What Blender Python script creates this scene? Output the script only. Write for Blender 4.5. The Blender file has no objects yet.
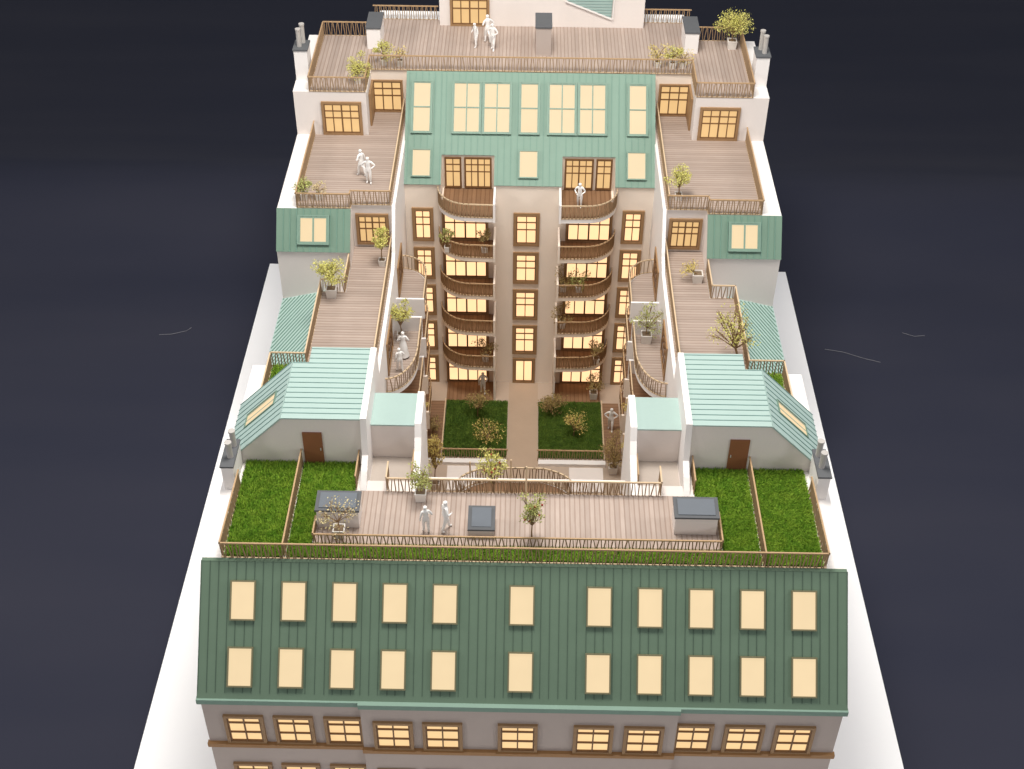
import bpy, math, random
from mathutils import Vector, Matrix
from math import pi, sin, cos, radians
random.seed(7)
SC = bpy.context.scene
COL = SC.collection
# ---------------------------------------------------------------- camera
cam_d = bpy.data.cameras.new('camera'); cam = bpy.data.objects.new('camera', cam_d); COL.objects.link(cam)
SC.camera = cam
cam.location = (-.171, -46.157, 60.26)
_p, _yw, _r = .7101, -.0111, .0097
F = Vector((sin(_yw)*cos(_p), cos(_yw)*cos(_p), -sin(_p))); R0 = Vector((cos(_yw), -sin(_yw), 0)); U0 = R0.cross(F)
Rr = cos(_r)*R0 + sin(_r)*U0; Uu = -sin(_r)*R0 + cos(_r)*U0
cam.rotation_euler = Matrix(((Rr.x, Uu.x, -F.x), (Rr.y, Uu.y, -F.y), (Rr.z, Uu.z, -F.z))).to_euler()
cam_d.sensor_width = 36; cam_d.lens = 1317.9/1024*36; cam_d.clip_start = .5; cam_d.clip_end = 600
# ---------------------------------------------------------------- light
w = bpy.data.worlds.new('World'); SC.world = w; w.use_nodes = True
w.node_tree.nodes['Background'].inputs[0].default_value = (.92, .94, 1, 1)
w.node_tree.nodes['Background'].inputs[1].default_value = .37
def area(name, loc, target, size, power, col):
    d = bpy.data.lights.new(name, 'AREA'); d.shape = 'SQUARE'; d.size = size; d.energy = power; d.color = col
    o = bpy.data.objects.new(name, d); COL.objects.link(o); o.location = loc
    o.rotation_euler = (Vector(target)-Vector(loc)).to_track_quat('-Z', 'Y').to_euler()
area('ceiling_lamp', (-2, 8, 66), (0, 12, 10), 16, 33000, (1, .955, .89))
area('side_fill', (58, 6, 52), (14, 8, 0), 14, 13500, (1, .97, .93))  # added fill that whitens the right side of the board
area('side_fill', (-58, 6, 52), (-14, 8, 0), 14, 13500, (1, .97, .93))  # matching added fill for the left side of the board
area('front_fill', (-60, -48, 36), (-28, -12, 0), 14, 7500, (1, .96, .93))  # added fill to brighten the near backdrop on the left
area('front_fill', (60, -48, 36), (28, -12, 0), 14, 7500, (.97, .97, 1))  # added fill to brighten the near backdrop on the right
area('front_fill', (0, -66, 66), (0, -12, 8), 16, 4500, (1, .95, .90))  # added fill from behind the camera, brightens the front surfaces
SC.view_settings.view_transform = 'Standard'; SC.view_settings.look = 'None'
SC.view_settings.exposure = 0; SC.view_settings.gamma = 1
# ---------------------------------------------------------------- materials
def nodes(name):
    m = bpy.data.materials.new(name); m.use_nodes = True
    nt = m.node_tree; return m, nt, nt.nodes['Principled BSDF']
def setin(nt, sock, v):
    if isinstance(v, (int, float)): sock.default_value = v
    elif isinstance(v, (tuple, list)): sock.default_value = tuple(v) if len(v) == 4 else (*v, 1)
    else: nt.links.new(v, sock)
def math_(nt, op, a, b=0.0):
    n = nt.nodes.new('ShaderNodeMath'); n.operation = op; setin(nt, n.inputs[0], a); setin(nt, n.inputs[1], b); return n.outputs[0]
def mix(nt, f, a, b):
    n = nt.nodes.new('ShaderNodeMix'); n.data_type = 'RGBA'; setin(nt, n.inputs[0], f); setin(nt, n.inputs[6], a); setin(nt, n.inputs[7], b); return n.outputs[2]
def noise(nt, scale, detail=3, rough=.6, vec=None):
    n = nt.nodes.new('ShaderNodeTexNoise'); n.inputs['Scale'].default_value = scale; n.inputs['Detail'].default_value = detail; n.inputs['Roughness'].default_value = rough
    if vec is None:
        t = nt.nodes.new('ShaderNodeNewGeometry'); vec = t.outputs['Position']
    nt.links.new(vec, n.inputs['Vector']); return n.outputs['Fac']
def pos(nt):
    t = nt.nodes.new('ShaderNodeNewGeometry'); s = nt.nodes.new('ShaderNodeSeparateXYZ'); nt.links.new(t.outputs['Position'], s.inputs[0]); return t.outputs['Position'], s.outputs
def bump(nt, b, h, dist=.02, strength=.5):
    n = nt.nodes.new('ShaderNodeBump'); n.inputs['Distance'].default_value = dist; n.inputs['Strength'].default_value = strength
    nt.links.new(h, n.inputs['Height']); nt.links.new(n.outputs[0], b.inputs['Normal'])
def plain(name, c, rough=.6, var=.12, scale=2.5, metal=0, spec=.3, bmp=.01):
    m, nt, b = nodes(name)
    f = noise(nt, scale); f2 = noise(nt, scale*14, 2)
    k = math_(nt, 'ADD', math_(nt, 'MULTIPLY', f, .65), math_(nt, 'MULTIPLY', f2, .35))
    lo = tuple(x*(1-var) for x in c); hi = tuple(min(1, x*(1+var)) for x in c)
    nt.links.new(mix(nt, k, lo, hi), b.inputs['Base Color'])
    b.inputs['Roughness'].default_value = rough; b.inputs['Metallic'].default_value = metal; b.inputs['Specular IOR Level'].default_value = spec
    if bmp: bump(nt, b, f2, bmp, .4)
    return m
def planks(name, axis, c, width=.30):
    m, nt, b = nodes(name); P, s = pos(nt)
    u = math_(nt, 'DIVIDE', s[axis], width); fl = math_(nt, 'FLOOR', u); fr = math_(nt, 'FRACT', u)
    gap = math_(nt, 'LESS_THAN', fr, .24)
    wn = nt.nodes.new('ShaderNodeTexWhiteNoise'); wn.noise_dimensions = '1D'; nt.links.new(fl, wn.inputs['W'])
    mp = nt.nodes.new('ShaderNodeMapping'); nt.links.new(P, mp.inputs[0])
    mp.inputs['Scale'].default_value = (6, .7, 3) if axis == 0 else (.7, 6, 3)
    g = noise(nt, 1.3, 5, .7, mp.outputs[0]); g2 = noise(nt, .5, 2)
    base = mix(nt, wn.outputs[0], tuple(x*.84 for x in c), tuple(x*1.14 for x in c))
    base = mix(nt, math_(nt, 'MULTIPLY', g, .75), base, (c[0]*.62, c[1]*.52, c[2]*.46))
    base = mix(nt, math_(nt, 'MULTIPLY', g2, .25), base, (c[0]*1.25, c[1]*1.2, c[2]*1.15))
    base = mix(nt, math_(nt, 'MULTIPLY', gap, .38), base, (c[0]*.34, c[1]*.22, c[2]*.15))
    nt.links.new(base, b.inputs['Base Color']); b.inputs['Roughness'].default_value = .7; b.inputs['Specular IOR Level'].default_value = .2
    bump(nt, b, math_(nt, 'SUBTRACT', 1.0, gap), .03, .6); return m
def glow(name, c, st, var=.12):
    m, nt, b = nodes(name)
    f = noise(nt, .8, 2); f2 = noise(nt, .23, 1)
    k = math_(nt, 'ADD', math_(nt, 'MULTIPLY', f, .5), math_(nt, 'MULTIPLY', f2, .5))
    cc = mix(nt, k, tuple(x*(1-var*1.6) for x in c), tuple(x*(1+var) for x in c))
    nt.links.new(cc, b.inputs['Emission Color']); b.inputs['Emission Strength'].default_value = st
    b.inputs['Base Color'].default_value = (.06, .05, .035, 1); b.inputs['Roughness'].default_value = .7; b.inputs['Specular IOR Level'].default_value = .08; return m
M = {}
M['white'] = plain('white_card', (.80, .765, .74), .55, .03, .6)
M['wall'] = plain('plaster', (.72, .66, .62), .7, .05, .5)
M['court'] = plain('glow_tinted_plaster', (.80, .70, .60), .7, .05, .5)  # plaster with the windows' golden glow tinted into its colour
M['front'] = plain('shaded_front_plaster', (.43, .36, .32), .7, .06, .4)  # plaster with the facade's shade and warm light mixed into its colour
M['board'] = plain('base_board_white', (.95, .945, .94), .5, .02, .2, bmp=0)
M['board_edge'] = plain('base_board_edge', (.45, .30, .17), .6)
M['path'] = plain('courtyard_paving', (.42, .315, .23), .7, .10, .8)
M['path_dark'] = plain('courtyard_floor', (.44, .345, .27), .7, .12, .6)
M['niche'] = plain('niche_floor_shade', (.46, .40, .35), .7, .08, .8)  # shade of the sunken recess is put into this grey-tan
M['baluster_warm'] = plain('warm_baluster_wood', (.235, .135, .06), .6, .3, 5)
M['green_front'] = plain('shaded_green_roof_sheet', (.118, .176, .122), .6, .10, 1.2, 0, .2)  # roof green darkened for the weaker light on the front slope
M['green_seam'] = plain('dark_green_seam', (.055, .09, .065), .6, .1)
M['green_back'] = plain('mid_green_roof_sheet', (.19, .285, .228), .6, .08, 1.2, 0, .2)
M['green_back_seam'] = plain('mid_green_seam', (.13, .24, .19), .5, .1)
M['green_light'] = plain('lit_green_roof_sheet', (.345, .455, .422), .6, .06, .8, 0, .2)  # roof green lightened, overhead and reflected light put into the colour
M['green_light_seam'] = plain('pale_green_seam', (.22, .33, .31), .5, .1)
M['green_dormer'] = plain('dormer_green_roof_sheet', (.135, .215, .162), .6, .08, 1.2)
M['thread'] = plain('grey_thread', (.20, .20, .22), .8)
M['wood'] = plain('rail_wood', (.44, .29, .16), .6, .25, 4)
M['wood_dark'] = plain('baluster_wood', (.31, .205, .115), .65, .35, 5)
M['wood_light'] = plain('pale_rail_wood', (.60, .45, .29), .5, .15, 4)
M['casing'] = plain('window_casing_wood', (.31, .185, .09), .55, .15, 4)
M['mullion'] = plain('window_mullion_wood', (.17, .085, .035), .5, .15, 4)
M['sill'] = plain('cornice_wood', (.33, .175, .07), .55, .2, 3)
M['roof_frame'] = plain('roof_window_frame', (.17, .155, .085), .5, .15, 3)
M['roof_frame_green'] = plain('green_window_frame', (.165, .255, .20), .5, .1, 3)
M['door'] = plain('brown_door', (.24, .095, .045), .5, .15, 2)
M['cap'] = plain('slate_grey_cap', (.09, .094, .10), .8, .12, 2, 0, .6)
M['cap_lid'] = plain('slate_blue_lid', (.12, .135, .155), .8, .08, 2, 0, .6)
M['flue'] = plain('flue_metal', (.50, .47, .44), .45, .1, 3, .2)
M['figure'] = plain('white_resin', (.80, .78, .755), .55, .02, 3)
M['pot'] = plain('planter_white', (.74, .70, .65), .6, .05, 3)
M['soil'] = plain('soil', (.20, .14, .09), .9, .3, 9)
M['turf'] = plain('turf_base', (.05, .09, .015), .9, .4, 5)
M['bark'] = plain('twig_bark', (.24, .15, .075), .8, .2, 8)
M['deck_x'] = planks('deck_boards_lengthwise', 0, (.46, .385, .34), .235)
M['deck_y'] = planks('deck_boards_crosswise', 1, (.42, .35, .305), .235)
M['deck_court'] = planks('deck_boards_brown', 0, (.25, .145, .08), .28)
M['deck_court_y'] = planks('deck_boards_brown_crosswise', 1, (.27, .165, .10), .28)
M['pane_roof'] = glow('roof_window_pane_glow', (.95, .73, .44), .95, .07)
M['pane_back'] = glow('attic_window_pane_glow', (.93, .74, .47), .98, .05)
M['pane'] = glow('window_pane_glow', (1.0, .60, .31), 1.5, .12)
M['pane_front'] = glow('front_window_pane_glow', (1.0, .67, .33), 1.05, .14)
M['pane_door'] = glow('terrace_door_pane_glow', (.97, .61, .265), .93, .15)
def leafmat(name, a, b_, c):
    m, nt, b = nodes(name)
    f = noise(nt, 2.2, 2); f2 = noise(nt, 11, 2)
    x = mix(nt, math_(nt, 'MULTIPLY', math_(nt, 'SUBTRACT', f, .3), 2.2), a, b_)
    x = mix(nt, math_(nt, 'MULTIPLY', math_(nt, 'SUBTRACT', f2, .45), 3), x, c)
    nt.links.new(x, b.inputs['Base Color']); b.inputs['Roughness'].default_value = .6
    b.inputs['Specular IOR Level'].default_value = .2
    return m
M['leaf_yellow'] = leafmat('yellow_green_leaves', (.52, .50, .12), (.74, .68, .24), (.34, .34, .08))
M['leaf_green'] = leafmat('olive_leaves', (.34, .37, .11), (.56, .55, .20), (.19, .22, .06))
M['leaf_brown'] = leafmat('brown_green_leaves', (.34, .24, .09), (.42, .34, .13), (.20, .12, .05))
M['leaf_gold'] = leafmat('golden_leaves', (.62, .48, .14), (.74, .62, .22), (.38, .31, .09))
M['leaf_pink'] = leafmat('pinkish_leaves', (.62, .48, .30), (.66, .60, .26), (.46, .34, .20))
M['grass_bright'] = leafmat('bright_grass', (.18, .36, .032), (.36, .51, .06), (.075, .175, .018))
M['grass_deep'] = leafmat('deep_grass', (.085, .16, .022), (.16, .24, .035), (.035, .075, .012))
M['berry'] = plain('red_berry', (.30, .05, .025), .6)
def backdrop_mat():
    m, nt, b = nodes('navy_backdrop')
    mp = nt.nodes.new('ShaderNodeMapping'); P, s = pos(nt); nt.links.new(P, mp.inputs[0]); mp.inputs['Scale'].default_value = (.25, 1, 1)
    f = noise(nt, .09, 3, .5, mp.outputs[0]); g = noise(nt, 7, 3)
    nt.links.new(mix(nt, f, (.019, .0225, .040), (.043, .043, .058)), b.inputs['Base Color'])
    b.inputs['Roughness'].default_value = .8; b.inputs['Specular IOR Level'].default_value = .06
    bump(nt, b, g, .01, .2); return m
M['backdrop'] = backdrop_mat()
# ---------------------------------------------------------------- mesh helpers
WLOC = {}
class MB:
    def __init__(s): s.v = []; s.f = []
    def poly(s, pts): b = len(s.v); s.v += [tuple(p) for p in pts]; s.f.append(tuple(range(b, b+len(pts))))
    def box(s, x0, x1, y0, y1, z0, z1):
        b = len(s.v)
        s.v += [(x, y, z) for x in (x0, x1) for y in (y0, y1) for z in (z0, z1)]
        s.f += [tuple(b+i for i in q) for q in ((0,1,3,2),(4,6,7,5),(0,4,5,1),(2,3,7,6),(0,2,6,4),(1,5,7,3))]
    def obox(s, c, u, v, n, hu, hv, hn):
        c = Vector(c); b = len(s.v)
        s.v += [tuple(c+u*(a*hu)+v*(d*hv)+n*(e*hn)) for a in (-1,1) for d in (-1,1) for e in (-1,1)]
        s.f += [tuple(b+i for i in q) for q in ((0,1,3,2),(4,6,7,5),(0,4,5,1),(2,3,7,6),(0,2,6,4),(1,5,7,3))]
    def prism(s, pts, d):
        """pts: polygon (3-D points), d: extrusion vector"""
        n = len(pts); b = len(s.v); d = Vector(d)
        s.v += [tuple(p) for p in pts] + [tuple(Vector(p)+d) for p in pts]
        s.f.append(tuple(b+i for i in range(n))); s.f.append(tuple(b+n+i for i in reversed(range(n))))
        for i in range(n): j = (i+1) % n; s.f.append((b+i, b+n+i, b+n+j, b+j))
    def yz(s, pts, x0, x1): s.prism([(x0, y, z) for y, z in pts], (x1-x0, 0, 0))
    def xz(s, pts, y0, y1): s.prism([(x, y0, z) for x, z in pts], (0, y1-y0, 0))
    def bar(s, a, b_, w_, h_):
        a = Vector(a); b_ = Vector(b_); d = (b_-a); L = d.length
        if L < 1e-6: return
        d /= L; up = Vector((0,0,1)) if abs(d.z) < .9 else Vector((0,1,0))
        sd = d.cross(up).normalized(); u2 = sd.cross(d)
        s.obox((a+b_)/2, d, sd, u2, L/2, w_/2, h_/2)
    def tube(s, pts, rad, n=6):
        rings = []
        for i, p in enumerate(pts):
            p = Vector(p); q = Vector(pts[min(i+1, len(pts)-1)])-Vector(pts[max(i-1, 0)]); q.normalize()
            a = q.cross(Vector((.3, .9, .2))).normalized(); c = q.cross(a)
            r = rad[i] if isinstance(rad, (list, tuple)) else rad
            rings.append(len(s.v)); s.v += [tuple(p+a*(r*cos(t*2*pi/n))+c*(r*sin(t*2*pi/n))) for t in range(n)]
        for i in range(len(rings)-1):
            for t in range(n): u = (t+1) % n; s.f.append((rings[i]+t, rings[i]+u, rings[i+1]+u, rings[i+1]+t))
        s.f.append(tuple(rings[0]+t for t in reversed(range(n)))); s.f.append(tuple(rings[-1]+t for t in range(n)))
    def build(s, name, mat, parent=None, smooth=False):
        L = WLOC.get(parent.name, Vector()) if parent else Vector()
        me = bpy.data.meshes.new(name)
        me.from_pydata([(v[0]-L.x, v[1]-L.y, v[2]-L.z) for v in s.v], [], s.f)
        me.materials.append(M[mat]); 
        if smooth:
            for p in me.polygons: p.use_smooth = True
        me.update()
        o = bpy.data.objects.new(name, me); COL.objects.link(o)
        if parent: o.parent = parent
        WLOC[o.name] = L.copy(); return o
def fixnormals(o):
    import bmesh
    bm = bmesh.new(); bm.from_mesh(o.data); bmesh.ops.recalc_face_normals(bm, faces=bm.faces); bm.to_mesh(o.data); bm.free(); return o
def tag(o, label, cat, group=None, kind=None):
    if label: o['label'] = label
    if cat: o['category'] = cat
    if group: o['group'] = group
    if kind: o['kind'] = kind
    return o
def empty(name, loc, label, cat, group=None):
    o = bpy.data.objects.new(name, None); COL.objects.link(o); o.location = loc; o.empty_display_size = .3
    WLOC[o.name] = Vector(loc); return tag(o, label, cat, group)
X, Y, Z = Vector((1,0,0)), Vector((0,1,0)), Vector((0,0,1))
# ---------------------------------------------------------------- setting
bd = MB(); prof = [(-120, -.64), (-60, -.64), (0, -.64), (36, -.64)] + [(36+a, -.64+.06*a*a) for a in range(1, 6)] + [(43, 1.7), (45, 2.2), (47, 2.3), (49, 1.9), (53, .2), (60, -3.4), (75, -8.5), (130, -18), (420, -62)]
for (y0, z0), (y1, z1) in zip(prof, prof[1:]): bd.poly([(-160, y0, z0), (160, y0, z0), (160, y1, z1), (-160, y1, z1)])
o = bd.build('backdrop', 'backdrop', smooth=True); o['kind'] = 'structure'
import bmesh
bm = bmesh.new(); bm.from_mesh(o.data); bmesh.ops.remove_doubles(bm, verts=bm.verts, dist=.001); bm.to_mesh(o.data); bm.free()
base = empty('base_board', (0, 9, -.6), 'white rectangular board carrying the whole architectural model on the navy cloth', 'board')
b = MB(); b.box(-20.16, 20.16, -24, 37.96, -.40, 0); b.box(-14.3, 14.3, 37.96, 46, -.40, -.004); b.build('board_top', 'board', base)
b = MB(); b.box(-20.2, 20.2, -24.04, 38.0, -.62, -.405); b.build('board_edge', 'board_edge', base)
def thread(pts, label):
    m = MB(); m.tube([(x, y, -.60) for x, y in pts], .02, 4); tag(m.build('thread', 'thread'), label, 'thread', 'pale threads lying on the navy backdrop')
thread([(-27.1, 29.6), (-26.2, 29.7), (-25.2, 30.1), (-24.9, 30.5)], 'short pale curved thread on the navy cloth left of the board')
thread([(21.9, 29.2), (23.2, 28.9), (24.6, 28.2), (25.7, 27.8)], 'longest pale thread on the navy cloth right of the board')
thread([(28.0, 31.3), (28.8, 30.9), (29.6, 31.0)], 'small pale thread farthest right on the navy cloth')
# courtyard ground
b = MB(); b.box(-7.8, 7.8, 1.5, 24.17, .0, .03); b.build('courtyard_ground', 'path_dark')['kind'] = 'structure'
b = MB(); b.box(-1.15, .86, 1.5, 24.1, .03, .05); b.build('courtyard_path', 'path')['kind'] = 'structure'
# ---------------------------------------------------------------- window builder
def window(parent, name, c, u, v, n, w_, h_, cols, rows, pane, casing='casing', mull='mullion', cw=.17, proud=.10, mw=.055, sill=None, split=None):
    """c centre; u right, v up, n outward; rows: heights (fractions, top to bottom)"""
    c = Vector(c)+n*(.05 if 'roof' in name else 0); f = MB()
    if 'roof' in name: f.obox(c-n*.03, u, v, n, w_/2, h_/2, .03)
    f.obox(c+u*(-w_/2+cw/2)+n*proud/2, u, v, n, cw/2, h_/2, proud/2)
    f.obox(c+u*(w_/2-cw/2)+n*proud/2, u, v, n, cw/2, h_/2, proud/2)
    f.obox(c+v*(h_/2-cw/2)+n*proud/2, u, v, n, w_/2-cw, cw/2, proud/2)
    f.obox(c-v*(h_/2-cw/2)+n*proud/2, u, v, n, w_/2-cw, cw/2, proud/2)
    fr = f.build(name, casing, parent)
    iw, ih = w_-2*cw, h_-2*cw
    p = MB(); q = c+n*.02
    p.poly([q-u*iw/2-v*ih/2, q+u*iw/2-v*ih/2, q+u*iw/2+v*ih/2, q-u*iw/2+v*ih/2]); p.build('pane', pane, fr)
    if cols*len(rows) > 1:
        g = MB(); d = proud*.6
        for i in range(cols+1):
            mm = mw*(1.5 if (cols == 4 and i == 2) else 1)
            x_ = -iw/2 + iw*i/cols
            if i == 0: x_ += mm/2
            if i == cols: x_ -= mm/2
            g.obox(c+u*x_+n*(d/2+.021), u, v, n, mm/2, ih/2, d/2)
        z_ = ih/2; 
        for k in range(len(rows)+1):
            zz = z_ - (mw/2 if k == 0 else 0) + (mw/2 if k == len(rows) else 0)
            g.obox(c+v*zz+n*(d/2+.018), u, v, n, iw/2-.002, mw/2, d/2)
            if k < len(rows): z_ -= ih*rows[k]
        g.build('glazing_bars', mull, fr)
    if sill:
        s_ = MB(); s_.obox(c-v*(h_/2+.04)+n*.11, u, v, n, w_/2+.08, .06, .11); s_.build('sill', sill, fr)
    return fr
# ---------------------------------------------------------------- railing builder
def rail_parts(parent, path, z, h=1.0, top='wood', bal='wood_dark', sp=.155, lean=.04, topw=.07, foot=True, bw=.042):
    t = MB(); m = MB(); ft = MB(); k = 0
    for (a, b_) in zip(path, path[1:]):
        A = Vector((a[0], a[1], z)); B = Vector((b_[0], b_[1], z)); L = (B-A).length
        if L < 1e-4: continue
        d = (B-A)/L; e = d*(topw*.45)
        t.bar(A-e+Z*h, B+e+Z*h, topw, .07)
        ft.bar(A+Z*.05, B+Z*.05, .05, .05)
        n = max(1, round(L/sp))
        for i in range(n):
            s_ = (i+.5)*L/n + random.uniform(-.012, .012); ln = lean*(1 if k % 2 else -1)*random.uniform(.2, 1.5); k += 1
            lo = A+d*max(.01, min(L-.01, s_+ln)); hi = A+d*max(.01, min(L-.01, s_-ln))
            m.bar(lo+Z*.03, hi+Z*(h-.04), bw, .075)
    o1 = t.build('handrail', top, parent); m.build('baluster_row', bal, parent)
    ft.build('foot_highlight', 'wood_light', parent); return o1  # pale strip stands in for highlights on the lower baluster ends
def railing(label, path, z, group=None, **kw):
    r = empty('railing', (path[0][0], path[0][1], z), label, 'railing', group)
    rail_parts(r, path, z, **kw); return r
def chimney(parent, x0, x1, y0, y1, z0, z1, pipes=(), mat='white'):
    b = MB(); b.box(x0, x1, y0, y1, z0, z1-.1); c = b.build('chimney', mat, parent)
    b = MB(); b.box(x0-.05, x1+.05, y0-.05, y1+.05, z1-.1, z1); b.build('chimney_cap', 'cap', c)
    for (px, py, ht) in pipes:
        b = MB(); b.tube([(px, py, z1), (px, py, z1+ht)], .145, 14); 
        b.tube([(px, py, z1+ht), (px, py, z1+ht+.10)], .17, 14); b.build('flue_pipe', 'flue', c, False)
    return c
def seams(parent, mat, a0, a1, b0, b1, n, w_=.045, h_=.06, name='roof_seams', N=None):
    """ribs between line a (a0..a1) and line b (b0..b1), n intervals"""
    m = MB(); a0, a1, b0, b1 = map(Vector, (a0, a1, b0, b1))
    N = N or (a1-a0).cross(b0-a0).normalized()
    if N.z < 0: N = -N
    for i in range(n+1):
        t = min(1, max(0, (i/n)+ (random.uniform(-.06, .06)/n if 0 < i < n else 0)))
        p = a0.lerp(a1, t); q = b0.lerp(b1, t); d = (q-p); L = d.length; d /= L; s_ = N.cross(d)
        m.obox((p+q)/2+N*h_/2, d, s_, N, L/2, w_/2, h_/2)
    return m.build(name, mat, parent)
# ================================================================= FRONT BUILDING
FB = empty('front_building', (0, -6, 0), 'front wing with long dark green mansard roof and two rows of lit roof windows', 'model building')
W = 14.64
b = MB(); b.yz([(-10.25, 0), (-10.25, 10.5), (-6.17, 14.95), (-1.6, 14.97), (-1.6, 0)], -W, W); b.yz([(-1.6, 0), (-1.6, 14.97), (.3, 14.97), (.3, 0)], -W, -7.9); b.yz([(-1.6, 0), (-1.6, 14.97), (.3, 14.97), (.3, 0)], 7.9, W)
b.box(-7.35, 7.15, -10.45, -10.25, 0, 10.4)
fixnormals(b.build('wall', 'front', FB))
# mansard sheet
yt, zt, ye, ze = -6.13, 15.0, -10.46, 10.55
nf = Vector((0, -(zt-ze), (yt-ye))).normalized(); vf = Vector((0, yt-ye, zt-ze)).normalized()
b = MB(); b.prism([(-W-.03, yt, zt), (-W-.03, ye, ze), (W+.03, ye, ze), (W+.03, yt, zt)], nf*.09); 
mans = fixnormals(b.build('mansard_roof', 'green_front', FB))
seams(mans, 'green_seam', Vector((-W, yt, zt))+nf*.09, Vector((W, yt, zt))+nf*.09, Vector((-W, ye+.2, ze+.2))+nf*.09, Vector((W, ye+.2, ze+.2))+nf*.09, 72, .024, .022)
b = MB()
for x0, x1, dy in ((-W-.06, -7.38, 0), (-7.38, 7.18, -.12), (7.18, W+.06, 0)):
    b.box(x0, x1, ye-.16+dy, ye+.22, ze-.24, ze+.07)
fixnormals(b.build('eaves_gutter', 'green_back', mans))
XS = [-12.76, -10.45, -8.14, -5.86, -3.59, -.12, 3.38, 5.68, 7.99, 10.30, 12.62]
XS2 = [-12.80, -10.50, -8.17, -5.88, -3.60, -.13, 3.36, 5.68, 7.99, 10.32, 12.64]
def onroof(x, z): return Vector((x+.06, yt+(z-zt)*(yt-ye)/(zt-ze), z))+nf*.09
for xs, zc in ((XS, 13.66), (XS2, 11.52)):
    for i, x in enumerate(xs):
        window(mans, 'roof_window', onroof(x, zc+.07), X, vf, nf, 1.15, 1.80, 1, [1], 'pane_roof', 'roof_frame', cw=.065, proud=.09)
for row, (zc, hh) in enumerate(((8.02, 2.12), (4.20, 2.12))):
    for i, x in enumerate(XS2):
        mid = 3 <= i <= 7
        window(FB, 'window', (x-.02, -10.45 if mid else -10.25, zc-(.03*i/5)), X, Z, -Y, 1.84, hh, 2, [.22, .40, .38], 'pane_front', cw=.15, proud=.14, mw=.065, sill='sill')
b = MB()
for x0, x1, dy in ((-W-.08, -7.40, 0), (-7.40, 7.20, -.2), (7.20, W+.08, 0)):
    for zb in (6.72, 2.9): b.box(x0, x1, -10.43+dy, -10.2+dy, zb, zb+.24); b.box(x0, x1, -10.37+dy, -10.2+dy, zb-.12, zb)
b.build('cornice', 'sill', FB)
b = MB(); b.box(-W, W, -6.22, -6.02, 15.002, 15.06); b.build('roof_flashing', 'green_front', mans)
# parapet top sheet & front deck
b = MB(); b.box(-W, W, -6.12, -1.62, 14.972, 15.0); b.box(-W, -7.93, -1.62, .3, 14.972, 15.0); b.box(7.93, W, -1.62, .3, 14.972, 15.0); b.build('parapet', 'white', FB)
b = MB(); b.box(-9.68, 9.05, -5.0, -1.62, 15.02, 15.09); b.build('terrace_deck', 'deck_x', FB)
# hatch boxes
def hatch(x0, x1, y0, y1, zf, zb, lidw):
    c = MB(); c.yz([(y0, 15.09), (y0, zf), (y1, zb), (y1, 15.09)], x0, x1); h = fixnormals(c.build('roof_hatch', 'wall', FB))
    c = MB(); c.yz([(y0-.06, zf), (y0-.06, zf+.10), (y1+.06, zb+.10), (y1+.06, zb)], x0-.06, x1+.06); fixnormals(c.build('hatch_cap', 'cap', h))
    c = MB(); c.yz([(y0+.10, zf+.11), (y0+.10, zf+.15), (y1-.10, zb+.15), (y1-.10, zb+.11)], x0+.12, x1-.12); fixnormals(c.build('hatch_lid', 'cap_lid', h))
hatch(-9.62, -7.68, -4.05, -2.95, 16.17, 16.25, 1)
hatch(6.95, 8.9, -4.1, -2.95, 16.17, 16.25, 1)
hatch(-2.56, -1.42, -4.5, -3.3, 15.55, 15.78, 1)
for s in (-1, 1):
    chimney(FB, *sorted((s*14.43, s*13.87)), -1.6, .24, 15.0, 16.55, [(s*14.08, -.95, .85), (s*14.05, -.15, .85)])
# court side gallery of the front wing
gal = MB(); gal.box(-5.1, 5.1, -1.6, 1.45, 9.1, 9.4)
arc = [(-3.41+2.9*(1-cos(t*pi/16))*1.0, .9+1.3*sin(t*pi/16)) for t in range(17)]
arc = [(-3.45, 1.3)] + [(-.5-2.9*cos(t*pi/18), 1.1+1.15*min(1, sin(t*pi/18)*1.15)) for t in range(1, 18)] + [(2.42, 1.3)]
g = fixnormals(gal.build('gallery', 'court', FB))
m = MB(); m.prism([(x, y, 11.75) for x, y in arc], (0, 0, .22)); bay = fixnormals(m.build('bay_balcony', 'white', FB))
m = MB(); m.prism([(x*.97-.01, y-.06, 11.975) for x, y in arc], (0, 0, .03)); fixnormals(m.build('balcony_deck', 'deck_court', bay))
rail_parts(bay, arc, 12.0, top='wood_light')
rail_parts(g, [(-5.0, 1.42), (5.05, 1.42)], 12.0, top='white', foot=False)
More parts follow.
